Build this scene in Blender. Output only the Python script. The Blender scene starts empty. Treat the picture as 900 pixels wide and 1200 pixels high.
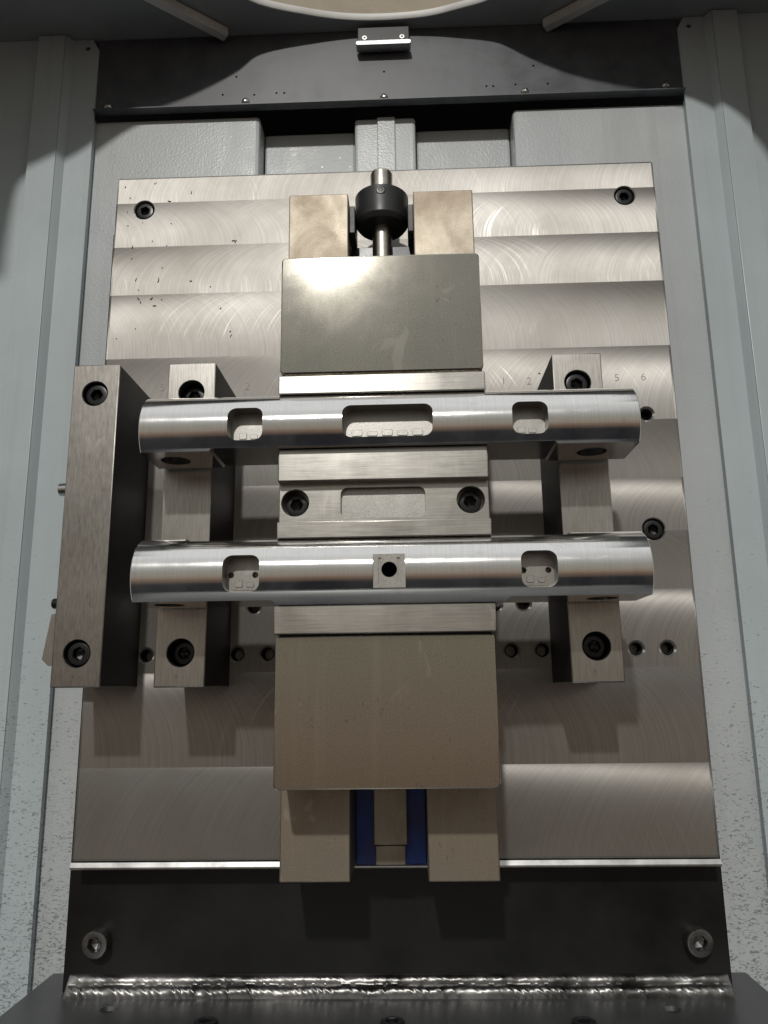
import bpy, bmesh, math, random
from mathutils import Vector, Matrix
random.seed(7)
SC = bpy.context.scene
COL = SC.collection

# ------------------------------------------------------------------ camera
cam_d = bpy.data.cameras.new("camera"); cam = bpy.data.objects.new("camera", cam_d); COL.objects.link(cam)
cam_d.sensor_fit = 'VERTICAL'; cam_d.sensor_height = 36.0; cam_d.lens = 36.0 * 928.52 / 1200.0
cam_d.clip_start = 0.01; cam_d.clip_end = 100.0
YAW, PITCH, ROLL = -0.0316284, 0.2169857, -0.0127441
fw = Vector((math.sin(YAW)*math.cos(PITCH), math.cos(YAW)*math.cos(PITCH), math.sin(PITCH)))
r0 = Vector((math.cos(YAW), -math.sin(YAW), 0)); u0 = r0.cross(fw)
rt = math.cos(ROLL)*r0 + math.sin(ROLL)*u0; up = -math.sin(ROLL)*r0 + math.cos(ROLL)*u0
M = Matrix((( rt.x, up.x, -fw.x, 0.018115), (rt.y, up.y, -fw.y, -0.652573), (rt.z, up.z, -fw.z, 0.134695), (0, 0, 0, 1)))
cam.matrix_world = M
SC.camera = cam

# ------------------------------------------------------------------ world (unseen workshop as a height gradient, zenith brightened for bar reflections)
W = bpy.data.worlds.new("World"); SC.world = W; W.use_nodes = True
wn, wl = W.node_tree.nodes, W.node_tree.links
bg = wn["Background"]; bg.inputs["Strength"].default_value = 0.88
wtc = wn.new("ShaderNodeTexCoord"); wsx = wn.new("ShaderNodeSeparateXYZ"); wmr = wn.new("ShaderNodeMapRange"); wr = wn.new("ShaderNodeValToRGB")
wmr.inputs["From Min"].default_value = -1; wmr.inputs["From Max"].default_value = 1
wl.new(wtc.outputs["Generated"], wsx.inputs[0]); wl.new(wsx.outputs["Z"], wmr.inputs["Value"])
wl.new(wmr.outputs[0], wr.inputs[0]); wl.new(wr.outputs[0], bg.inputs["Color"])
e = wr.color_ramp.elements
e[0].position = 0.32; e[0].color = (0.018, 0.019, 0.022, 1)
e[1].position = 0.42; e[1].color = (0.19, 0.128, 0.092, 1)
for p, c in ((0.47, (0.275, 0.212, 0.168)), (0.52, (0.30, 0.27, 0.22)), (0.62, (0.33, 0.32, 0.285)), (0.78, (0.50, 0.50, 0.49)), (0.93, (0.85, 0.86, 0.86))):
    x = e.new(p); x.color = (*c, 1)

# ------------------------------------------------------------------ lamps
def aim(o, target):
    d = Vector(target) - o.location
    o.rotation_euler = d.to_track_quat('-Z', 'Y').to_euler()
kl = bpy.data.lights.new("work_lamp", 'AREA'); kl.shape = 'DISK'; kl.size = 0.20; kl.energy = 158; kl.color = (1.0, 0.965, 0.91)
ko = bpy.data.objects.new("work_lamp", kl); COL.objects.link(ko); ko.location = (-0.55, -5.00, 3.52); aim(ko, (0, 0, 0.3))

SC.view_settings.view_transform = 'Standard'; SC.view_settings.look = 'None'
SC.view_settings.exposure = 0.0; SC.view_settings.gamma = 1.0; SC.view_settings.use_curve_mapping = False

# ------------------------------------------------------------------ helpers
def tag(o, label=None, cat=None, group=None, kind=None):
    if label: o["label"] = label
    if cat: o["category"] = cat
    if group: o["group"] = group
    if kind: o["kind"] = kind
    return o
def empty(name, loc, label, cat, group=None):
    o = bpy.data.objects.new(name, None); COL.objects.link(o); o.location = loc; o.empty_display_size = 0.02
    return tag(o, label, cat, group)
ROOT = {}
def origin(o):
    v = Vector((0, 0, 0))
    while o is not None: v += o.location; o = o.parent
    return v
def build(name, bm, mats, parent=None, angle=20):
    """bm holds world coordinates; the object is placed relative to its parent's origin"""
    if parent is not None: bmesh.ops.translate(bm, verts=bm.verts, vec=-origin(parent))
    bmesh.ops.recalc_face_normals(bm, faces=bm.faces)
    me = bpy.data.meshes.new(name); bm.to_mesh(me); bm.free()
    for m in (mats if isinstance(mats, (list, tuple)) else [mats]): me.materials.append(m)
    me.shade_smooth(); me.set_sharp_from_angle(angle=math.radians(angle))
    o = bpy.data.objects.new(name, me); COL.objects.link(o); o.parent = parent
    return o
def merge(dst, src):
    me = bpy.data.meshes.new("tmp"); src.to_mesh(me); src.free(); dst.from_mesh(me); bpy.data.meshes.remove(me); return dst
def box(x0, x1, y0, y1, z0, z1, bev=0.0, seg=2, bm=None):
    b = bmesh.new(); bmesh.ops.create_cube(b, size=1)
    for v in b.verts:
        v.co = Vector((x0 + (v.co.x+.5)*(x1-x0), y0 + (v.co.y+.5)*(y1-y0), z0 + (v.co.z+.5)*(z1-z0)))
    if bev: bmesh.ops.bevel(b, geom=b.edges[:], offset=bev, segments=min(seg, 2), profile=0.5, affect='EDGES')
    return b if bm is None else merge(bm, b)
AX = {'y': (Vector((1,0,0)), Vector((0,0,1)), Vector((0,-1,0))),     # a axis points to the viewer
      'z': (Vector((1,0,0)), Vector((0,1,0)), Vector((0,0,1))),
      'x': (Vector((0,1,0)), Vector((0,0,1)), Vector((1,0,0)))}
def lathe(prof, axis, c, seg=32, bm=None, rot=0.0):
    """prof: (a, r) pairs along the axis, closed at both ends"""
    e1, e2, ea = AX[axis]; c = Vector(c); b = bmesh.new(); rings = []
    for a, r in prof:
        rings.append([b.verts.new(c + ea*a + (e1*math.cos(t) + e2*math.sin(t))*r) for t in (rot + 2*math.pi*k/seg for k in range(seg))])
    for A, B in zip(rings, rings[1:]):
        for k in range(seg): b.faces.new((A[k], A[(k+1) % seg], B[(k+1) % seg], B[k]))
    b.faces.new(rings[0]); b.faces.new(rings[-1])
    bmesh.ops.recalc_face_normals(b, faces=b.faces)
    return b if bm is None else merge(bm, b)
def prism(pts, axis, a0, a1, bm=None):
    """pts in the plane across the axis: y -> (x,z), z -> (x,y), x -> (y,z)"""
    b = bmesh.new()
    f = {'y': lambda p, a: (p[0], a, p[1]), 'z': lambda p, a: (p[0], p[1], a), 'x': lambda p, a: (a, p[0], p[1])}[axis]
    A = [b.verts.new(f(p, a0)) for p in pts]; B = [b.verts.new(f(p, a1)) for p in pts]; n = len(pts)
    b.faces.new(A); b.faces.new(B)
    for k in range(n): b.faces.new((A[k], A[(k+1) % n], B[(k+1) % n], B[k]))
    bmesh.ops.recalc_face_normals(b, faces=b.faces)
    return b if bm is None else merge(bm, b)
def rrect(x0, x1, z0, z1, r, seg=6):
    out = []
    for cx, cz, a in ((x1-r, z1-r, 0), (x0+r, z1-r, 90), (x0+r, z0+r, 180), (x1-r, z0+r, 270)):
        for k in range(seg+1):
            t = math.radians(a + 90*k/seg); out.append((cx + r*math.cos(t), cz + r*math.sin(t)))
    return out
def cut(bm, cutter):
    """boolean difference of two bmeshes (world coordinates)"""
    ma = bpy.data.meshes.new("a"); bm.to_mesh(ma); bm.free(); mb = bpy.data.meshes.new("b"); cutter.to_mesh(mb); cutter.free()
    oa = bpy.data.objects.new("a", ma); ob = bpy.data.objects.new("b", mb); COL.objects.link(oa); COL.objects.link(ob)
    m = oa.modifiers.new("c", 'BOOLEAN'); m.object = ob; m.operation = 'DIFFERENCE'; m.solver = 'EXACT'
    bpy.context.view_layer.update()
    dg = bpy.context.evaluated_depsgraph_get(); me = bpy.data.meshes.new_from_object(oa.evaluated_get(dg))
    out = bmesh.new(); out.from_mesh(me)
    for o in (oa, ob): bpy.data.objects.remove(o)
    for x in (ma, mb, me): bpy.data.meshes.remove(x)
    return out

# ------------------------------------------------------------------ materials
def mat(name):
    m = bpy.data.materials.new(name); m.use_nodes = True
    nt = m.node_tree; return m, nt, nt.nodes["Principled BSDF"]
class N:
    def __init__(s, nt): s.nt = nt
    def new(s, t, **kw):
        n = s.nt.nodes.new(t)
        for k, v in kw.items(): setattr(n, k, v)
        return n
    def link(s, a, b): s.nt.links.new(a, b)
    def inp(s, sock, v):
        if hasattr(v, "links"): s.link(v, sock)
        else: sock.default_value = v
    def math(s, op, a, b=0.0, c=0.0, clamp=False):
        n = s.new("ShaderNodeMath", operation=op, use_clamp=clamp)
        for i, v in enumerate((a, b, c)): s.inp(n.inputs[i], v)
        return n.outputs[0]
    def xyz(s, src=None):
        if src is None: src = s.new("ShaderNodeTexCoord").outputs["Object"]
        n = s.new("ShaderNodeSeparateXYZ"); s.link(src, n.inputs[0]); return src, n.outputs[0], n.outputs[1], n.outputs[2]
    def comb(s, x, y, z):
        n = s.new("ShaderNodeCombineXYZ")
        for i, v in enumerate((x, y, z)): s.inp(n.inputs[i], v)
        return n.outputs[0]
    def scale(s, vec, sc):
        n = s.new("ShaderNodeMapping"); s.link(vec, n.inputs["Vector"]); n.inputs["Scale"].default_value = sc; return n.outputs[0]
    def noise(s, vec, scale, detail=3, rough=0.55, dist=0.0):
        n = s.new("ShaderNodeTexNoise"); s.link(vec, n.inputs["Vector"]); n.inputs["Scale"].default_value = scale
        n.inputs["Detail"].default_value = detail; n.inputs["Roughness"].default_value = rough; n.inputs["Distortion"].default_value = dist
        return n.outputs["Fac"]
    def map(s, v, a, b, c, d):
        n = s.new("ShaderNodeMapRange"); s.link(v, n.inputs[0])
        for i, x in enumerate((a, b, c, d)): n.inputs[i+1].default_value = x
        return n.outputs[0]
    def mix(s, f, a, b):
        n = s.new("ShaderNodeMix", data_type='RGBA'); s.inp(n.inputs[0], f)
        for i, v in ((6, a), (7, b)):
            if isinstance(v, tuple): n.inputs[i].default_value = (*v, 1)
            else: s.link(v, n.inputs[i])
        return n.outputs[2]
    def bump(s, h, strength, dist, normal=None):
        n = s.new("ShaderNodeBump"); n.inputs["Strength"].default_value = strength; n.inputs["Distance"].default_value = dist
        s.link(h, n.inputs["Height"])
        if normal: s.link(normal, n.inputs["Normal"])
        return n.outputs[0]

def milled_steel():
    m, nt, b = mat("face_milled_steel"); n = N(nt); co, x, y, z = n.xyz()
    p = 0.055
    # cutter passes of uneven width: 0 at the lower edge of a pass, 1 at its upper edge
    zlow = n.math('MAXIMUM', z, n.math('ADD', n.math('MULTIPLY', z, 0.45), 0.0468))
    zz = n.math('ADD', n.math('ADD', zlow, -0.035 + 10*p), n.math('MULTIPLY', n.math('SINE', n.math('MULTIPLY', z, 23.0)), 0.010))
    q = n.math('DIVIDE', zz, p); idx = n.math('FLOOR', q); fr = n.math('SUBTRACT', q, idx)
    t = n.math('MULTIPLY', fr, 0.97); tp = n.math('MULTIPLY', n.math('POWER', fr, 2.2), 0.98); sp = n.math('SQRT', n.math('SUBTRACT', 1.0, n.math('MULTIPLY', tp, tp))); s = n.math('SQRT', n.math('SUBTRACT', 1.0, n.math('MULTIPLY', t, t)))
    flip = n.math('SUBTRACT', n.math('MULTIPLY', n.math('MODULO', idx, 2.0), 2.0), 1.0)
    sx = n.math('MULTIPLY', s, flip)
    n.link(n.comb(n.math('MULTIPLY', sp, flip), 0.0, tp), b.inputs["Tangent"])
    u = n.math('SUBTRACT', x, n.math('MULTIPLY', sx, 0.056))
    u2 = n.math('ADD', x, n.math('MULTIPLY', sx, 0.062))          # the trailing edge of the cutter
    zs = n.math('MULTIPLY', z, 9.0); ii = n.math('MULTIPLY', idx, 7.3)
    lines = n.noise(n.comb(n.math('MULTIPLY', u, 1000.0), ii, zs), 1.0, 2, 0.75)
    lead = n.noise(n.comb(n.math('MULTIPLY', u, 300.0), ii, zs), 1.0, 2, 0.6)
    trail = n.noise(n.comb(n.math('MULTIPLY', u2, 420.0), ii, zs), 1.0, 2, 0.7)
    patch = n.map(n.noise(n.scale(co, (7, 7, 16)), 1.0, 3, 0.6), 0.50, 0.64, 0.0, 1.0)
    swirl = n.math('MULTIPLY', n.map(trail, 0.54, 0.66, 0.0, 1.0), patch)
    blot = n.noise(co, 8.0, 5, 0.65)
    tone = n.noise(n.comb(n.math('MULTIPLY', idx, 1.37), 0.0, 0.0), 1.0, 0)
    c1 = n.mix(n.map(lines, 0.3, 0.7, 0, 1), (0.37, 0.358, 0.338), (0.50, 0.485, 0.46))
    c1 = n.mix(n.map(tone, 0.3, 0.7, 0.0, 0.25), c1, (0.37, 0.36, 0.34))
    c2 = n.mix(n.map(blot, 0.40, 0.7, 0.0, 0.45), c1, (0.34, 0.31, 0.275))
    c3 = n.mix(n.math('MULTIPLY', swirl, 0.18), c2, (0.66, 0.63, 0.58))
    n.link(c3, b.inputs["Base Color"])
    b.inputs["Metallic"].default_value = 0.82; b.inputs["Anisotropic"].default_value = 0.88
    ro = n.math('SUBTRACT', n.map(blot, 0.3, 0.7, 0.50, 0.58), n.math('MULTIPLY', swirl, 0.10))
    n.link(ro, b.inputs["Roughness"])
    h = n.math('ADD', n.math('ADD', lines, n.math('MULTIPLY', lead, 0.7)), n.math('MULTIPLY', swirl, 0.4))
    n.link(n.bump(h, 0.16, 0.0003), b.inputs["Normal"])
    return m

def ground_steel(name, col, rough, grain=0.06, sx=1.0, sz=1.0, stain=None, aniso=0.0, metallic=0.95, sheen=0.0):
    m, nt, b = mat(name); n = N(nt); co, x, y, z = n.xyz()
    g = n.noise(n.scale(co, (1000*sx, 1000, 1000*sz)), 1.0, 2, 0.7)
    blot = n.noise(co, 22.0, 5, 0.6, 0.4)
    st = n.noise(n.scale(co, (120, 120, 5)), 1.0, 3, 0.6)
    lo = tuple(c*0.62 for c in col); c = n.mix(n.map(g, 0.25, 0.75, 0, 1), lo, col)
    c = n.mix(n.map(blot, 0.45, 0.75, 0, 0.35), c, stain or tuple(k*0.72 for k in col))
    c = n.mix(n.map(st, 0.55, 0.8, 0, 0.22), c, tuple(min(1, k*1.25) for k in col))
    # a few long fine scratches
    w1 = n.noise(n.scale(co, (420, 40, 18)), 1.0, 0, 0.5, 0.6)
    scr = n.map(n.math('ABSOLUTE', n.math('SUBTRACT', w1, 0.5)), 0.0, 0.006, 1.0, 0.0)
    c = n.mix(n.math('MULTIPLY', scr, 0.25), c, tuple(min(1, k*1.3) for k in col))
    zone = n.map(n.noise(n.scale(co, (13, 13, 13)), 1.0, 2, 0.5, 0.5), 0.52, 0.62, 0.0, 1.0)
    dash = n.map(n.noise(n.scale(co, (330, 330, 130)), 1.0, 2, 0.6, 1.2), 0.66, 0.72, 0.0, 1.0)
    c = n.mix(n.math('MULTIPLY', n.math('MULTIPLY', zone, dash), 0.75), c, tuple(k*0.35 for k in col))
    pale = n.map(n.noise(n.scale(co, (31, 31, 23)), 1.0, 3, 0.6, 1.0), 0.66, 0.70, 0.0, 0.28)
    c = n.mix(pale, c, tuple(min(1, k*1.35) for k in col))
    n.link(c, b.inputs["Base Color"]); b.inputs["Metallic"].default_value = metallic
    n.link(n.map(blot, 0.3, 0.75, rough*0.88, rough*1.25), b.inputs["Roughness"])
    b.inputs["Coat Weight"].default_value = sheen; b.inputs["Coat Roughness"].default_value = 0.16
    if aniso:
        b.inputs["Anisotropic"].default_value = aniso; n.link(n.comb(0.0, 0.0, 1.0) if sx < sz else n.comb(1.0, 0.0, 0.0), b.inputs["Tangent"])
    n.link(n.bump(g, grain, 0.0004), b.inputs["Normal"])
    return m

def turned_bar():
    m, nt, b = mat("turned_bright_steel"); n = N(nt); co, x, y, z = n.xyz()
    fine = n.noise(n.scale(co, (2200, 4, 4)), 1.0, 2, 0.7)
    sm = n.noise(n.scale(co, (60, 140, 140)), 1.0, 5, 0.7, 0.6)
    rub = n.noise(co, 30.0, 5, 0.65, 0.3)
    c = n.mix(n.map(fine, 0.3, 0.7, 0, 1), (0.72, 0.71, 0.695), (0.86, 0.855, 0.84))
    c = n.mix(n.map(sm, 0.56, 0.8, 0, 0.35), c, (0.42, 0.41, 0.40))
    n.link(c, b.inputs["Base Color"]); n.link(n.map(rub, 0.40, 0.75, 0.99, 0.93), b.inputs["Metallic"])
    r = n.math('ADD', n.map(rub, 0.35, 0.75, 0.10, 0.16), n.map(sm, 0.58, 0.8, 0.0, 0.10))
    n.link(r, b.inputs["Roughness"])
    b.inputs["Anisotropic"].default_value = 0.6
    n.link(n.comb(1.0, 0.0, 0.0), b.inputs["Tangent"])
    n.link(n.bump(n.math('ADD', fine, n.math('MULTIPLY', sm, 0.6)), 0.05, 0.0003), b.inputs["Normal"])
    return m

def simple(name, col, rough, metallic=0.0, bump=0.0, bscale=600, var=0.15, vscale=20, coat=0.0, spec=0.5):
    m, nt, b = mat(name); n = N(nt); co, x, y, z = n.xyz()
    v = n.noise(co, vscale, 5, 0.6)
    c = n.mix(n.map(v, 0.3, 0.7, 0, 1), tuple(k*(1-var) for k in col), tuple(min(1, k*(1+var)) for k in col))
    n.link(c, b.inputs["Base Color"]); b.inputs["Metallic"].default_value = metallic
    n.link(n.map(v, 0.3, 0.7, max(0.03, rough-0.06), rough+0.06), b.inputs["Roughness"])
    b.inputs["Coat Weight"].default_value = coat; b.inputs["Specular IOR Level"].default_value = spec
    if bump: n.link(n.bump(n.noise(co, bscale, 3, 0.6), bump, 0.0008), b.inputs["Normal"])
    return m

def painted_panel(name, col, rough, chips=1.0, orange=0.12):
    """machine enamel with wet chips and swarf stuck to its lower half"""
    m, nt, b = mat(name); n = N(nt); co, x, y, z = n.xyz(n.new("ShaderNodeNewGeometry").outputs["Position"])
    v = n.noise(co, 7.0, 4, 0.6)
    c = n.mix(n.map(v, 0.3, 0.7, 0, 1), tuple(k*0.93 for k in col), tuple(min(1, k*1.05) for k in col))
    drip = n.noise(n.scale(co, (70, 70, 2.2)), 1.0, 3, 0.6, 0.3)
    c = n.mix(n.map(drip, 0.56, 0.72, 0.0, 0.22), c, tuple(k*0.72 for k in col))
    smear = n.noise(n.scale(co, (16, 16, 7)), 1.0, 4, 0.65, 0.8)
    c = n.mix(n.map(smear, 0.58, 0.70, 0.0, 0.16), c, (0.66, 0.70, 0.70))
    warp = n.noise(co, 45, 2, 0.5)
    rot = n.new("ShaderNodeMapping"); n.link(co, rot.inputs["Vector"]); rot.inputs["Rotation"].default_value = (0.3, 0.9, 0.2); rot.inputs["Scale"].default_value = (260, 260, 620)
    vor = n.new("ShaderNodeTexNoise"); n.link(rot.outputs[0], vor.inputs["Vector"]); vor.inputs["Scale"].default_value = 1.0; vor.inputs["Detail"].default_value = 3.0; vor.inputs["Roughness"].default_value = 0.62; vor.inputs["Distortion"].default_value = 0.9
    dens = n.math('ADD', n.map(z, -0.12, 0.40, 0.522, 0.72), n.map(warp, 0.3, 0.7, 0.03, -0.03))
    fl = n.math('MULTIPLY', n.math('SUBTRACT', vor.outputs["Fac"], dens), 16.0, clamp=True)
    c = n.mix(n.math('MULTIPLY', fl, 0.62*chips), c, (0.055, 0.062, 0.058))
    vo2 = n.new("ShaderNodeTexVoronoi"); n.link(co, vo2.inputs["Vector"]); vo2.inputs["Scale"].default_value = 120.0
    drop = n.math('MULTIPLY', n.map(vo2.outputs["Distance"], 0.10, 0.16, 1.0, 0.0), n.math('GREATER_THAN', n.noise(co, 33, 1), 0.60))
    n.link(c, b.inputs["Base Color"])
    n.link(n.math('SUBTRACT', n.map(smear, 0.35, 0.65, rough-0.10, rough+0.08), n.math('MULTIPLY', drop, 0.2)), b.inputs["Roughness"])
    h = n.math('ADD', n.noise(co, 420, 2, 0.5), n.math('MULTIPLY', fl, 0.8*chips))
    n.link(n.bump(h, orange, 0.0008), b.inputs["Normal"])
    return m

M_PLATE = milled_steel()
M_JAW = ground_steel("satin_nickel_jaw", (0.51, 0.49, 0.43), 0.072, 0.010, metallic=0.95, stain=(0.46, 0.42, 0.355))
M_RAIL = ground_steel("ground_rail_steel", (0.40, 0.355, 0.29), 0.50, 0.06, stain=(0.27, 0.18, 0.11))
M_INS = ground_steel("ground_insert_steel", (0.54, 0.525, 0.49), 0.24, 0.02, sx=0.03, sz=1.0, aniso=0.4)
M_BLOCK = ground_steel("milled_block_steel", (0.50, 0.48, 0.45), 0.32, 0.06, sx=1.0, sz=0.05, aniso=0.4)
M_BLOCK2 = ground_steel("scuffed_block_steel", (0.38, 0.36, 0.335), 0.34, 0.10, sx=0.5, sz=0.10, aniso=0.3, stain=(0.25, 0.23, 0.21))
M_BAR = turned_bar()
M_POCKET = ground_steel("milled_pocket_steel", (0.46, 0.45, 0.425), 0.36, 0.12)
M_OXIDE = simple("black_oxide_steel", (0.022, 0.023, 0.025), 0.31, 0.45, 0.05, 500, 0.3, 30)
M_SCALE = simple("dark_scaled_steel", (0.020, 0.021, 0.024), 0.55, 0.2, 0.04, 260, 0.35, 14)
M_FLANGE = simple("black_oiled_steel", (0.009, 0.009, 0.009), 0.40, 0.0, 0.06, 90, 0.7, 13, 0.0, 0.32)
M_BASE = simple("dark_ground_base", (0.13, 0.134, 0.136), 0.36, 0.75, 0.05, 240, 0.25, 9)
M_WELD = simple("bright_weld_metal", (0.24, 0.237, 0.233), 0.36, 1.0, 0.05, 700, 0.7, 30)
M_SCREW = simple("zinc_screw", (0.55, 0.55, 0.54), 0.30, 1.0, 0.0, 1, 0.1, 60)
M_WORN = simple("worn_bolt_steel", (0.17, 0.17, 0.17), 0.30, 0.9, 0.04, 500, 0.4, 90)
M_VOIDSHADE = simple("painted_void_shade", (0.012, 0.012, 0.013), 0.5)
M_PANEL = painted_panel("grey_wall_enamel", (0.49, 0.56, 0.585), 0.42)
M_CAST = painted_panel("grey_casting_enamel", (0.53, 0.565, 0.58), 0.36, 1.0, 0.30)
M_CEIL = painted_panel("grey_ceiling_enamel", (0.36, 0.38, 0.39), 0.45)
M_BLACKP = simple("black_enamel_panel", (0.088, 0.094, 0.106), 0.40, 0.0, 0.03, 90, 0.25, 40, 0.15)
M_PLASTIC = simple("black_plastic", (0.022, 0.023, 0.025), 0.42, 0.0, 0.03, 400, 0.2, 40)
M_BLUE = simple("blue_enamel", (0.014, 0.062, 0.36), 0.35, 0.0, 0.05, 200, 0.5, 45)
M_RING = simple("white_trim", (0.72, 0.72, 0.70), 0.45)
M_BEIGE = simple("beige_bellows_paint", (0.33, 0.28, 0.21), 0.6)
M_SHAFT = simple("bright_shaft_steel", (0.55, 0.51, 0.45), 0.32, 1.0, 0.0, 1, 0.15, 60)
M_STAMP = simple("stamped_mark", (0.17, 0.16, 0.15), 0.5, 0.7)  # dark colour stands in for shade in the sunk strokes
M_SWARF = simple("dark_swarf", (0.02, 0.02, 0.02), 0.5, 0.4)

ZC = 0.8174          # underside of the ceiling sheet

# ================================================================== setting
# ceiling sheet with its rounded cut-out
edge = [(-0.40, -0.42), (-0.394, -0.30), (-0.386, -0.242), (-0.360, -0.214), (-0.328, -0.184), (-0.277, -0.118), (-0.212, -0.070), (-0.164, -0.024), (-0.1334, 0.0165), (-0.076, 0.037),
        (-0.0216, 0.0465), (0.0383, 0.0456), (0.079, 0.037), (0.118, 0.022), (0.146, -0.016), (0.190, -0.062), (0.272, -0.108), (0.302, -0.140), (0.322, -0.182), (0.332, -0.25), (0.335, -0.42)]
def smooth_line(P, k=6):
    out = []
    for i in range(len(P)-1):
        p0, p1, p2, p3 = (Vector((*P[max(0, min(len(P)-1, i+d))], 0)) for d in (-1, 0, 1, 2))
        for j in range(k):
            t = j/k; out.append((0.5*((2*p1) + (p2-p0)*t + (2*p0-5*p1+4*p2-p3)*t*t + (3*p1-p0-3*p2+p3)*t**3))[:2])
    out.append(P[-1]); return out
EDGE = smooth_line(edge)
cb = prism(EDGE + [(0.75, -0.42), (0.75, 0.30), (-0.75, 0.30), (-0.75, -0.42)], 'z', ZC, ZC+0.004)
ceiling = tag(build("ceiling", cb, M_CEIL), kind="structure")
# rolled white trim along the cut-out
rb = bmesh.new(); prev = None
for i, p in enumerate(EDGE):
    a = Vector((*EDGE[max(0, i-1)], 0)); c = Vector((*EDGE[min(len(EDGE)-1, i+1)], 0)); t = (c-a).normalized(); nrm = Vector((t.y, -t.x, 0))
    ring = [rb.verts.new(Vector((*p, 0)) + nrm*dx + Vector((0, 0, ZC+dz))) for dx, dz in ((-0.0005, -0.0008), (0.0014, -0.0016), (0.0026, -0.0004), (0.0026, 0.0055), (0.0012, 0.0058), (-0.0005, 0.0050))]
    if prev:
        for k in range(6): rb.faces.new((prev[k], prev[(k+1) % 6], ring[(k+1) % 6], ring[k]))
    prev = ring
build("edge_trim", rb, M_RING, ceiling, 60)
# stiffening ribs under the ceiling
def rib(a, b2, label):
    a, b2 = Vector((*a, 0)), Vector((*b2, 0)); d = (b2-a).normalized(); n_ = Vector((d.y, -d.x, 0))*0.0055
    bm_ = prism([(a+n_)[:2], (b2+n_)[:2], (b2-n_)[:2], (a-n_)[:2]], 'z', ZC-0.011, ZC-0.0005)
    bmesh.ops.bevel(bm_, geom=bm_.edges[:], offset=0.0012, segments=2, affect='EDGES')
    return tag(build("ceiling_rib", bm_, M_RING), label, "rib", "ribs under the ceiling sheet")
rib((-0.36, -0.105), (-0.165, 0.053), "slim grey metal rib under the ceiling on the side of the tall outer block")
rib((0.34, -0.055), (0.171, 0.057), "slim grey metal rib under the ceiling on the side of the single right support block")
# wall behind the cut-out, seen above the ceiling sheet
tag(build("wall_upper", box(-0.9, 0.9, 0.302, 0.32, ZC+0.005, 1.9), M_BEIGE), kind="structure")
# flat wall sheets left and right of the posts
tag(build("wall_left", box(-0.75, -0.3630, 0.0564, 0.0595, -0.6, ZC-0.0005), M_PANEL), kind="structure")
tag(build("wall_right", box(0.3660, 0.75, 0.0564, 0.0595, -0.6, ZC-0.0005), M_PANEL), kind="structure")
# back wall far behind the castings (near-black colour stands in for unlit depth)
tag(build("wall_back", box(-0.75, 0.75, 0.285, 0.295, -0.6, ZC-0.001), M_VOIDSHADE), kind="structure")
tag(build("machine_floor", box(-0.75, 0.75, -0.40, 0.28, -0.62, -0.605), M_CEIL), kind="structure")

# folded sheet-metal posts
def post(side, xa, xc, xd, label):
    s = side; e_ = empty("sheet_metal_post", (s*(xa+xd)/2, 0.06, -0.6), label, "post", "folded posts beside the fixture")
    ret = 0.0055; zt = ZC-0.0008; z0 = -0.598
    def X(*v): return sorted(s*k for k in v)
    fb = box(*X(xa, xc), 0.050, 0.0522, z0, zt, 0.0007, 2)
    box(*X(xa, xa-0.002), 0.0524, 0.0562, z0, zt, 0, bm=fb)
    build("front_face", fb, M_PANEL, e_)
    xi = xc - ret
    build("side_return", prism([(s*(xc-0.0003), 0.0505), (s*(xc-0.0023), 0.0525), (s*(xi-0.0018), 0.0600), (s*xi, 0.0593)], 'z', z0, zt-0.0004), M_PANEL, e_)
    xi -= 0.0004
    fp = [(s*xi, z0), (s*xd, z0), (s*xd, zt-0.013), (s*(xd+0.007), zt), (s*xi, zt)]
    fl = prism(fp, 'y', 0.0580, 0.0600)
    fl = cut(fl, lathe([(-0.01, 0.0026), (0.01, 0.0026)], 'y', (s*(xd+0.0120), 0.059, zt-0.0110), 16))
    build("flange", fl, M_PANEL, e_)
    build("edge_return", box(*X(xd+0.0006, xd+0.0026), 0.0602, 0.066, z0, 0.7200), M_PANEL, e_)
post(-1, 0.3657, 0.3364, 0.3030, "folded grey sheet-metal post standing beside the tall outer clamping block")
post(1, 0.3685, 0.3426, 0.3090, "folded grey sheet-metal post standing beside the plate edge with stamped numbers 5 and 6")

# black cover panel at the top
cp = empty("cover_panel", (0, 0.06, 0.726), "black enamelled metal cover panel along the top with five dome screws", "panel")
pb = box(-0.3045, 0.3105, 0.060, 0.0635, 0.7285, ZC-0.0007, 0.0006, 1)
holes = bmesh.new()
for x, z in ((-0.1684, .7441), (-0.1350, .7427), (-0.1116, .7438), (-0.1035, .7435), (0.0015, .7651), (0.1077, .7430), (0.1148, .7427), (0.1378, .7438), (0.1575, .7657), (0.1712, .7434), (-0.1545, .7655)):
    lathe([(-0.01, 0.0012), (0.01, 0.0012)], 'y', (x, 0.0615, z), 10, holes)
pb = cut(pb, holes); build("sheet", pb, M_BLACKP, cp)
lip = prism([(0.060, 0.7283), (0.0520, 0.7262), (0.0520, 0.7250), (0.0635, 0.7262), (0.0635, 0.7283)], 'x', -0.3025, 0.3085)
build("bottom_lip", lip, M_BLACKP, cp)
for x, z in ((-0.2892, .7335), (-0.1437, .7338), (0.0011, .7330), (0.1469, .7341), (0.2913, .7352)):
    sb = lathe([(0.0005, 0.0042), (0.0012, 0.0042), (0.0030, 0.0032), (0.0038, 0.0014), (0.0030, 0.0010)], 'y', (x, 0.0600, z), 20)
    build("dome_screw", sb, M_SCREW, cp, 50)
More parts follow.
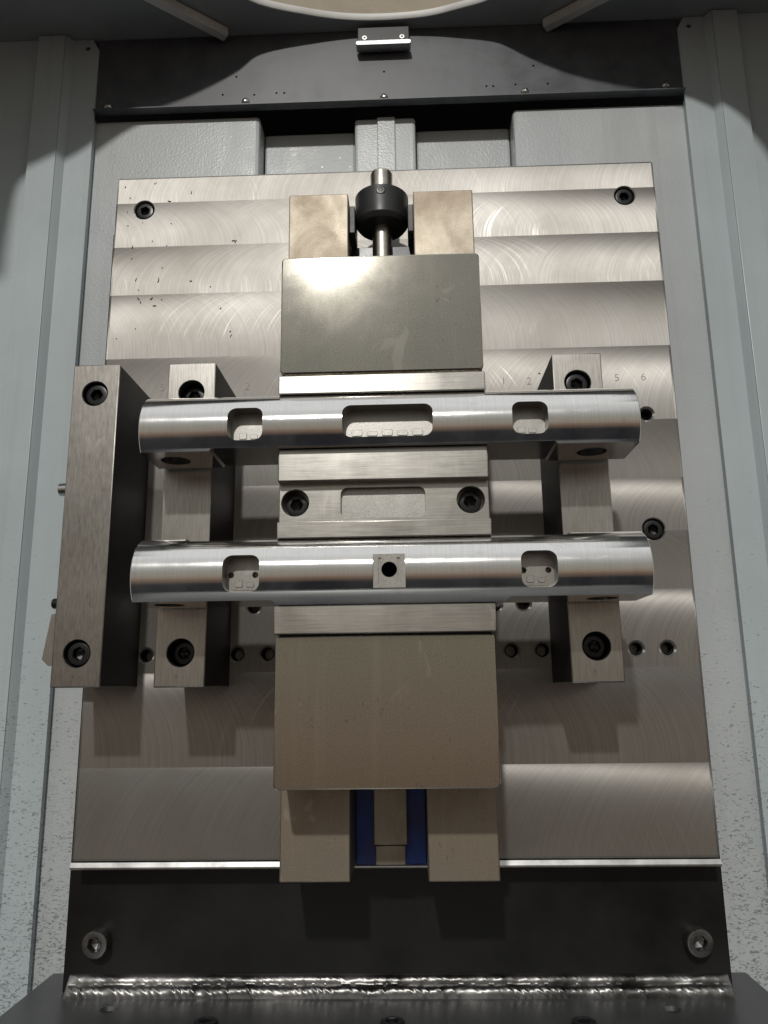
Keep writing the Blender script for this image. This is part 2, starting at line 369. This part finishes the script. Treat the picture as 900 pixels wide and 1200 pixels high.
# latch bracket
lb = empty("latch_bracket", (0.0015, 0.05, 0.787), "small black latch bracket with two screws under the ceiling trim", "bracket")
build("bracket_plate", box(-0.0255, 0.0285, 0.0500, 0.0535, 0.7915, ZC-0.006, 0.0008, 2), M_PLASTIC, lb)
build("bracket_foot", box(-0.0255, 0.0285, 0.0540, 0.0594, 0.7925, ZC-0.007), M_PLASTIC, lb)
build("latch_bar", prism(rrect(-0.027, 0.030, 0.7865, 0.7912, 0.0022), 'y', 0.046, 0.0565), M_SCREW, lb)
for x in (-0.0181, 0.0210):
    build("latch_screw", lathe([(0, 0.0034), (0.0014, 0.0034), (0.0022, 0.0026), (0.0022, 0.0012), (0.001, 0.0010)], 'y', (x, 0.0499, 0.7965), 16), M_SCREW, lb)

# grey machine castings behind the fixture plate
tag(build("column_casting", box(-0.345, -0.1297, 0.067, 0.24, -0.6, 0.7228, 0.004, 4), M_CAST), "broad grey enamelled casting behind the plate on the tall outer block side", "casting")
tag(build("column_casting", box(0.1345, 0.345, 0.067, 0.24, -0.6, 0.7205, 0.004, 4), M_CAST), "broad grey enamelled casting behind the plate on the single support block side", "casting")
cr = empty("guide_column", (0, 0.10, -0.6), "narrow grey cast column with raised middle rib behind the spindle end", "casting")
build("column_body", box(-0.0306, 0.0332, 0.074, 0.26, -0.598, 0.7205, 0.003, 3), M_CAST, cr)
build("middle_rib", box(-0.0068, 0.0120, 0.0710, 0.0742, -0.598, 0.7195, 0.001, 2), M_CAST, cr)
tag(build("cross_member", box(-0.1292, -0.0310, 0.092, 0.24, 0.55, 0.7190, 0.003, 3), M_CAST), "grey cast cross member behind the plate, toward the tall outer block", "casting", "cross members")
tag(build("cross_member", box(0.0336, 0.1340, 0.092, 0.24, 0.55, 0.7180, 0.003, 3), M_CAST), "grey cast cross member behind the plate, toward the single support block", "casting", "cross members")

# ================================================================== angle plate: base, upright, weld
ZB = -0.095
ap = empty("angle_plate", (0, 0.03, ZB-0.03), "black welded steel angle plate with ground base carrying the bright fixture plate", "angle plate")
bb = box(-0.2855, 0.2845, -0.42, 0.0655, ZB-0.03, ZB, 0.0012, 2)
hb = bmesh.new()
for x in (-0.21, 0.2012):
    lathe([(-0.02, 0.0042), (-0.0025, 0.0042), (0.0003, 0.0068), (0.004, 0.0068)], 'z', (x, -0.0112, ZB), 24, hb)
bb = cut(bb, hb); build("base_plate", bb, M_BASE, ap)
ub = box(-0.2585, 0.2570, 0.0202, 0.0600, ZB+0.0002, 0.560, 0.0010, 2); build("upright", ub, M_FLANGE, ap)
def bolt(parent, x, z, y_top, r, length, m=M_OXIDE, name="socket_bolt", ang=0.0, axis='y', c=None):
    """socket head cap screw, head top at y_top facing the viewer"""
    seg = 36; e1, e2, ea = AX[axis]; c = Vector((x, y_top, z)) if c is None else Vector(c); b = bmesh.new()
    def ring(a, rad): return [b.verts.new(c + ea*a + (e1*math.cos(2*math.pi*k/seg) + e2*math.sin(2*math.pi*k/seg))*rad) for k in range(seg)]
    def hexr(a, ap_):
        out = []
        for k in range(seg):
            t = 2*math.pi*k/seg; w = (t - ang) % (math.pi/3) - math.pi/6
            out.append(b.verts.new(c + ea*a + (e1*math.cos(t) + e2*math.sin(t))*(ap_/math.cos(w))))
        return out
    rings = [ring(-length, r), ring(-0.10*r, r), ring(-0.02*r, 0.95*r), ring(0.0, 0.86*r), hexr(0.0, 0.53*r), hexr(-0.06*r, 0.49*r), hexr(-0.75*r, 0.48*r), ring(-0.9*r, 0.15*r)]
    for A, B in zip(rings, rings[1:]):
        for k in range(seg): b.faces.new((A[k], A[(k+1) % seg], B[(k+1) % seg], B[k]))
    b.faces.new(rings[0]); b.faces.new(rings[-1])
    return build(name, b, m, parent)
for x in (-0.2310, 0.2318): bolt(ap, x, -0.0575, 0.0085, 0.0100, 0.0116, M_WORN, ang=random.random())
for x in (-0.1305, 0.0, 0.1320): bolt(ap, 0, 0, 0, 0.0085, 0.0034, M_OXIDE, ang=random.random(), axis='z', c=(x, -0.0400, ZB+0.0036))
# weld bead: two rippled passes in the corner
wb = bmesh.new(); NX, NV = 760, 18; x0, x1 = -0.2530, 0.2540; grid = []
rw = random.Random(3); ph = [rw.uniform(-1, 1) for _ in range(200)]
def vnoise(s, sd):
    i = math.floor(s); f = s-i; f = f*f*(3-2*f); a = ph[(i*7+sd*31) % 200]; c = ph[((i+1)*7+sd*31) % 200]; return a + (c-a)*f
for i in range(NX+1):
    x = x0 + (x1-x0)*i/NX; row = []
    wob = 0.0009*vnoise(x*60, 1) + 0.0006*vnoise(x*170, 2); endf = min(1.0, (x-x0)/0.008, (x1-x)/0.008)**0.5
    for j in range(NV+1):
        v = j/NV
        base = Vector((0, 0.0204-0.0118*v, ZB+0.0136*(1-v)))      # straight fillet from the upright to the base
        two = v < 0.46; w = v/0.46 if two else (v-0.46)/0.54; sd = 5 if two else 9
        hump = math.sin(math.pi*w)**0.7*(0.0022 if two else 0.0030)
        pitch = 0.0044 if two else 0.0052
        s = (x + 0.0007*vnoise(x*230, sd) - 0.010*w - 0.004*(w-0.5)**2) / pitch + 0.7*vnoise(x*38, sd+1)
        k_ = math.floor(s); saw = s-k_; amp = (0.45+0.55*ph[(k_*13+sd) % 200])*(0.0004 if two else 0.0012)
        rip = (saw**1.5)*amp*math.sin(math.pi*w)**0.8
        d = (hump*(1+0.25*vnoise(x*55, sd+4)) + rip + 0.00018*vnoise(x*260+v*11, sd+2)*math.sin(math.pi*v) + 0.7*wob*math.sin(math.pi*v))*endf
        row.append(wb.verts.new(base + Vector((x, -d*0.75, d*0.66)) + Vector((0, 0.0008 if j == 0 else 0, -0.0008 if j == NV else 0))))
    grid.append(row)
for A, B in zip(grid, grid[1:]):
    for j in range(NV): wb.faces.new((A[j], B[j], B[j+1], A[j+1]))
build("weld_bead", wb, M_WELD, ap, 70)

# ================================================================== fixture plate
fp = empty("fixture_plate", (0, 0, 0), "large face-milled steel fixture plate with tapped holes and stamped numbers", "plate")
pb = box(-0.25, 0.25, 0.0, 0.0200, 0.0042, 0.6057, 0.0022, 2)
hc = bmesh.new()
for x, z in ((-0.2225, .5713), (0.2213, .5706), (0.2212, .2596), (-0.2213, .2596)):
    lathe([(-0.0150, 0.0092), (-0.0008, 0.0092), (0.0002, 0.0102), (0.004, 0.0102)], 'y', (x, 0, z), 36, hc)
T = [(sx*x, 0.1620) for x in (0.0992, 0.1242, 0.1992, 0.2242) for sx in (-1, 1)] + [(-0.1115, 0.2003), (-0.0873, 0.1995), (0.0873, 0.1992), (0.1108, 0.2), (0.2238, 0.3602), (0.1992, 0.3602), (-0.1992, 0.3602)]
for x, z in T:
    lathe([(-0.0170, 0.0054), (-0.0016, 0.0054), (0.0003, 0.0073), (0.004, 0.0073)], 'y', (x, 0, z), 28, hc)
pb = cut(pb, hc); build("plate_body", pb, M_PLATE, fp)
for x, z in ((-0.2225, .5713), (0.2213, .5706), (0.2212, .2596)):
    bolt(fp, x, z, 0.0016, 0.0080, 0.0125, ang=random.random())
build("bottom_edge", prism([(0.0190, -0.0012), (-0.0016, -0.0012), (-0.0022, -0.0004), (-0.0022, 0.0006), (-0.0004, 0.0038), (0.0190, 0.0038)], 'x', -0.2498, 0.2498), M_SCREW, fp)
# thread liners in the tapped holes
for x, z in T:
    tb = bmesh.new(); seg = 24; prev = None
    for i in range(17):
        rr = 0.00535 if i % 2 else 0.0046
        ring = [tb.verts.new((x + rr*math.cos(2*math.pi*k/seg), 0.0022 + i*0.0008, z + rr*math.sin(2*math.pi*k/seg))) for k in range(seg)]
        if prev:
            for k in range(seg): tb.faces.new((prev[k], prev[(k+1) % seg], ring[(k+1) % seg], ring[k]))
        prev = ring
    build("thread", tb, M_SCALE, fp, 20)
def stamp(ch, x, z, size=0.0098):
    cu = bpy.data.curves.new("t", 'FONT'); cu.body = ch; cu.size = size; cu.align_x = 'CENTER'; cu.align_y = 'CENTER'; cu.extrude = 0.00006
    cu.offset = -0.00022; cu.resolution_u = 4
    o = bpy.data.objects.new("t", cu); COL.objects.link(o); bpy.context.view_layer.update()
    me = bpy.data.meshes.new_from_object(o.evaluated_get(bpy.context.evaluated_depsgraph_get()))
    b = bmesh.new(); b.from_mesh(me); bpy.data.objects.remove(o); bpy.data.meshes.remove(me); bpy.data.curves.remove(cu)
    for v in b.verts: v.co = Vector((x + v.co.x, -0.00010 - v.co.z, z + v.co.y))
    build("stamped_number", b, M_STAMP, fp)
for ch, x, z in (("5", -0.1971, .3944), ("2", -0.1213, .3940), ("1", 0.1030, .3929), ("2", 0.1251, .3924), ("5", 0.2010, .3935), ("6", 0.2238, .3937)): stamp(ch, x, z)
# loose swarf sticking to the oily plate
sw = bmesh.new(); rs = random.Random(11)
def chip(cx, cz, L, y=0.0):
    a = rs.uniform(0, math.pi); k = rs.uniform(-0.5, 0.5); w = rs.uniform(0.00015, 0.0004); P = []
    for i in range(5):
        t = i/4-0.5; P.append((cx + L*(t*math.cos(a) - k*(t*t-0.1)*math.sin(a)), cz + L*(t*math.sin(a) + k*(t*t-0.1)*math.cos(a))))
    up_ = (-math.sin(a)*w, math.cos(a)*w)
    prism([(p[0]+up_[0], p[1]+up_[1]) for p in P] + [(p[0]-up_[0], p[1]-up_[1]) for p in reversed(P)], 'y', y-0.0007, y-0.0001, sw)
for _ in range(34): chip(-0.246 + abs(rs.gauss(0, 0.055)), rs.uniform(0.44, 0.60), rs.choice((0.001, 0.0014, 0.002, 0.003, 0.0046)))
for _ in range(10): chip(rs.uniform(-0.24, 0.24), rs.uniform(0.01, 0.6), rs.uniform(0.001, 0.003))
tag(build("swarf", sw, M_SWARF), "dark curled swarf chips stuck on the milled plate beside its corner bolt", "swarf", kind="stuff")

# ================================================================== support blocks
def block(x0, x1, z0, z1, h, bolts, name, label, m=M_BLOCK):
    o = empty(name, ((x0+x1)/2, 0, z0), label, "support block", None)
    b = box(x0, x1, -h, -0.0004, z0, z1, 0.0009, 2)
    c = bmesh.new()
    for x, z in bolts:
        lathe([(-0.020, 0.0099), (-0.0006, 0.0099), (0.0003, 0.0106), (0.004, 0.0106)], 'y', (x, -h, z), 40, c)
    b = cut(b, c)
    for f in b.faces:
        n_ = f.normal; cen = f.calc_center_median()
        f.material_index = 1 if (abs(n_.x) > 0.9 and (abs(cen.x-x0) < 1e-4 or abs(cen.x-x1) < 1e-4)) else 0
        if any((Vector((x, 0, z)) - Vector((cen.x, 0, cen.z))).length < 0.0101 and cen.y > -h + 0.0015 for x, z in bolts): f.material_index = 1
    build("block_body", b, [m, M_SCALE], o)
    return o
ob = block(-0.2417, -0.2051, 0.1367, 0.3838, 0.079, [(-0.2237, .3600), (-0.2237, .1608)], "support_block", "tall outer steel clamping block overhanging the plate edge with stop screws in its side", M_BLOCK2)
for z in (0.3600, 0.1608): bolt(ob, -0.2237, z, -0.079+0.0035, 0.0086, 0.0155, ang=random.random())
ib = block(-0.1667, -0.1297, 0.1360, 0.3833, 0.079, [(-0.1480, .3590), (-0.1480, .1604)], "support_block", "steel support block between the tall outer block and the vise rails")
for z in (0.3590, 0.1604): bolt(ib, -0.1480, z, -0.079+0.0090, 0.0082, 0.0105, ang=random.random())
rbk = block(0.1306, 0.1680, 0.1356, 0.3831, 0.079, [(0.1490, .3595), (0.1495, .1610)], "support_block", "single steel support block beside the stamped numbers 5 and 6, under the bar ends")
bolt(rbk, 0.1490, 0.3595, -0.079+0.0035, 0.0084, 0.0155, ang=random.random()); bolt(rbk, 0.1495, 0.1610, -0.079+0.0075, 0.0082, 0.0115, ang=random.random())
# stop screws and tab on the free side of the outer block
build("stop_screw", lathe([(0.0, 0.0030), (0.0012, 0.0052), (0.0075, 0.0056), (0.0080, 0.0032), (0.0262, 0.0032)], 'x', (-0.2685, -0.030, 0.296), 24), M_SCREW, ob)
build("stop_screw", lathe([(0.0, 0.0036), (0.0010, 0.0042), (0.0240, 0.0042)], 'x', (-0.2662, -0.030, 0.2025), 20), M_OXIDE, ob)
build("side_tab", prism([(-0.2419, 0.197), (-0.2622, 0.193), (-0.2672, 0.1585), (-0.2620, 0.1535), (-0.2419, 0.1525)], 'y', -0.040, -0.016), M_BLOCK, ob)

# ================================================================== vise
vz = empty("double_vise", (0, 0, 0.003), "double-station machine vise with satin steel jaws and two long rails", "vise")
def part(name, b, m, parent=None): return build(name, b, m, parent or vz)
for xa, xb in ((-0.0762, -0.0270), (0.0270, 0.0762)):
    part("rail", box(xa, xb, -0.066, -0.0005, 0.0033, 0.5365, 0.0009, 2), M_RAIL)
part("bed_liner", box(-0.0267, 0.0267, -0.0090, -0.0006, 0.0035, 0.47, 0.0004, 1), M_BLUE)
part("spindle_nut", box(-0.0121, 0.0127, -0.0330, -0.0092, 0.0212, 0.10, 0.0008, 2), M_RAIL)
part("end_block", box(-0.0110, 0.0112, -0.0300, -0.0093, 0.0066, 0.0204, 0.0008, 2), M_RAIL)
def jaw(z0, z1, name="jaw"):
    b = box(-0.0728, 0.0740, -0.118, -0.0662, z0, z1)
    ed = [e_ for e_ in b.edges if all(v.co.y < -0.117 for v in e_.verts) or (abs(e_.verts[0].co.x-e_.verts[1].co.x) < 1e-6 and abs(e_.verts[0].co.z-e_.verts[1].co.z) < 1e-6)]
    ver = [e_ for e_ in ed if abs(e_.verts[0].co.y-e_.verts[1].co.y) > 0.01]
    bmesh.ops.bevel(b, geom=ver, offset=0.0028, segments=2, profile=0.5, affect='EDGES')
    fr = [e_ for e_ in b.edges if all(v.co.y < -0.117 for v in e_.verts)]
    bmesh.ops.bevel(b, geom=fr, offset=0.0010, segments=2, profile=0.5, affect='EDGES')
    return part(name, b, M_JAW)
uj = jaw(0.3561, 0.4484, "upper_jaw"); lj = jaw(0.0702, 0.1684, "lower_jaw")
def insert(z0, z1, parent, x0=-0.0724, x1=0.0740, h=0.125, bev=0.0007):
    return build("jaw_insert", box(x0, x1, -h, -0.0664, z0, z1, bev, 2), M_INS, parent)
insert(0.3379, 0.3517, uj); insert(0.1693, 0.1885, lj, -0.0730, 0.0746)
build("shoulder", box(-0.0712, 0.0724, -0.112, -0.0662, 0.3510, 0.3566), M_RAIL, uj)
build("shoulder", box(-0.0712, 0.0724, -0.112, -0.0662, 0.1680, 0.1700), M_OXIDE, lj)
# centre jaw
cb = box(-0.0720, 0.0740, -0.117, -0.0663, 0.2450, 0.2748, 0.0006, 1)
cc = bmesh.new()
for x in (-0.0607, 0.0614): lathe([(-0.018, 0.0094), (-0.0006, 0.0094), (0.0003, 0.0101), (0.004, 0.0101)], 'y', (x, -0.117, 0.2606), 40, cc)
prism(rrect(-0.0290, 0.0300, 0.2489, 0.2708, 0.0050), 'y', -0.1205, -0.1118, cc)
cb = cut(cb, cc); cj = part("centre_jaw", cb, M_INS)
for x in (-0.0607, 0.0614): bolt(cj, x, 0.2606, -0.117+0.0075, 0.0080, 0.0100, ang=random.random())
build("pocket_floor", prism(rrect(-0.0287, 0.0297, 0.2492, 0.2705, 0.0048), 'y', -0.1126, -0.1119), M_POCKET, cj)
insert(0.2739, 0.2970, cj, -0.0720, 0.0738, 0.125, 0.0010); insert(0.2339, 0.2454, cj, -0.0720, 0.0742)
# spindle with its collar at the top
part("spindle_shaft", lathe([(0, 0.0083), (0.060, 0.0083), (0.0602, 0.0096), (0.1085, 0.0096), (0.1105, 0.0086)], 'z', (0.0003, -0.044, 0.459), 40), M_SHAFT)
part("spindle_collar", lathe([(0, 0.0150), (0.0004, 0.0200), (0.0030, 0.0220), (0.0045, 0.0226), (0.0280, 0.0228), (0.0286, 0.0222), (0.0287, 0.012)], 'z', (0.0003, -0.044, 0.5160), 56), M_PLASTIC)
bolt(vz, 0, 0, 0, 0.0040, 0.006, M_OXIDE, "collar_screw", c=(0.0003, -0.0672, 0.5385))
for s in (-1, 1):
    part("collar_wing", box(0.0003+s*0.0243-0.0024, 0.0003+s*0.0243+0.0024, -0.062, -0.030, 0.5025, 0.5275, 0.0006, 1), M_PLASTIC)
part("bearing_housing", box(-0.0266, 0.0266, -0.040, -0.0095, 0.4595, 0.5020, 0.0006, 1), M_OXIDE)

# ================================================================== the two clamped bars
XB0, XB1, RB, YB = -0.1676, 0.1770, 0.0276, -0.1085
def bar_blank(zc):
    n = 24; prof = [(XB0, RB-0.0007), (XB0+0.0007, RB)] + [(XB1-0.0007, RB), (XB1, RB-0.0007)]
    return lathe(prof, 'x', (0, YB, zc), 160)
def pocket(x0, x1, z0, z1, yf, r=0.0062): return prism(rrect(x0, x1, z0, z1, r, 8), 'y', -0.16, yf)
def make_bar(zc, kind, label):
    o = empty("round_bar", ((XB0+XB1)/2, YB, zc-0.0178), label, "workpiece")
    b = bar_blank(zc)
    # bottom and top flats
    zb1 = zc - 0.0178
    if kind == 1:
        c = box(-0.2, -0.1191, -0.16, -0.05, zc-0.05, zb1); box(0.1209, 0.2, -0.16, -0.05, zc-0.05, zb1, bm=c)
        c2 = prism([(-0.1192, zb1-0.03), (-0.1192, zb1), (-0.1178, zb1+0.0016), (0.1196, zb1+0.0016), (0.1210, zb1), (0.1210, zb1-0.03)], 'y', -0.16, -0.05)
    else:
        c = prism([(-0.2, zb1-0.03), (-0.2, zb1), (-0.0742, zb1), (-0.0700, zb1-0.0030), (-0.0700, zb1-0.03)], 'y', -0.16, -0.05)
        c2 = prism([(0.2, zb1-0.03), (0.2, zb1), (0.0846, zb1), (0.0804, zb1-0.0030), (0.0804, zb1-0.03)], 'y', -0.16, -0.05)
    b = cut(b, c); b = cut(b, c2)
    if kind == 2: b = cut(b, box(-0.0702, 0.0806, -0.16, -0.05, zc-0.05, zb1-0.0031))
    b = cut(b, prism([(-0.1368, zc+0.06), (-0.1368, zc+0.0262), (-0.1345, zc+0.0242), (0.1260, zc+0.0242), (0.1283, zc+0.0262), (0.1283, zc+0.06)], 'y', -0.16, -0.05))
    # stepped cross holes
    hcut = bmesh.new()
    for x in (-0.1490, 0.1490):
        lathe([(-0.03, 0.0105), (-0.0065, 0.0105), (-0.0063, 0.0050), (0.05, 0.0050)], 'z', (x, YB+0.001, zc), 32, hcut)
    b = cut(b, hcut)
    yf = YB - 0.0120
    pc = bmesh.new()
    if kind == 1:
        P = [(-0.1057, -0.0813, -0.0116, 0.0118), (-0.0263, 0.0360, -0.0112, 0.0120), (0.0902, 0.1146, -0.0116, 0.0116)]
        for x0, x1, a, c_ in P: merge(pc, pocket(x0, x1, zc+a, zc+c_, yf))
        b = cut(b, pc)
    else:
        P = [(-0.1059, -0.0814, -0.0125, 0.0122), (0.0912, 0.1150, -0.0125, 0.0118)]
        for x0, x1, a, c_ in P: merge(pc, pocket(x0, x1, zc+a, zc+c_, yf))
        b = cut(b, pc)
        sc_ = box(-0.0061, 0.0153, -0.16, YB-0.0252, zc-0.05, zc+0.05)
        b = cut(b, sc_)
        gr = box(-0.0026, -0.0006, -0.16, YB-0.0240, zc-0.0088, zc+0.0088); box(0.0098, 0.0118, -0.16, YB-0.0240, zc-0.0088, zc+0.0088, bm=gr)
        b = cut(b, gr)
        h2 = lathe([(-0.07, 0.0052), (0.05, 0.0052)], 'y', (0.0046, YB-0.0252, zc+0.0008), 28)
        for x in (-0.1034, -0.0868, 0.0946, 0.1113): lathe([(-0.010, 0.0021), (0.004, 0.0021)], 'y', (x, yf, zc+0.0005), 16, h2)
        b = cut(b, h2)
    # machined pockets and flats carry a milled finish, the turned skin stays bright
    for f in b.faces:
        cen = f.calc_center_median(); d = math.hypot(cen.y-YB, cen.z-zc)
        f.material_index = 1 if (d < RB-0.0016 and XB0+0.002 < cen.x < XB1-0.002 and cen.z > zc-0.0150 and cen.y < YB-0.001) else 0
    build("bar_body", b, [M_BAR, M_POCKET], o)
    # low machined pads left standing on each pocket floor
    for x0, x1, a, c_ in P:
        pr = bmesh.new(); w = x1-x0; za = zc+a+0.0030
        k = 2 if w < 0.04 else 5
        for i in range(k):
            xa = x0 + 0.0045 + (w-0.009)*(i+0.10)/k; xb = xa + (w-0.009)/k*0.70
            prism(rrect(xa, xb, za+0.0016, za+0.0062-0.0012*(i % 2), 0.0010, 4), 'y', yf-0.0006, yf+0.0004, pr)
        prism(rrect(x0+0.0042, x1-0.0042, za-0.0006, za+0.0006, 0.0005, 3), 'y', yf-0.0004, yf+0.0004, pr)
        bmesh.ops.bevel(pr, geom=[e_ for e_ in pr.edges if all(v.co.y < yf-0.0003 for v in e_.verts)], offset=0.0002, segments=1, affect='EDGES')
        build("machined_pad", pr, M_POCKET, o)
    return o
ZB1, ZB2 = 0.3135, 0.2095
make_bar(ZB1, 1, "bright turned steel bar clamped between upper and centre jaw, with three milled pockets")
make_bar(ZB2, 2, "bright turned steel bar clamped between centre and lower jaw, with a drilled middle saddle")
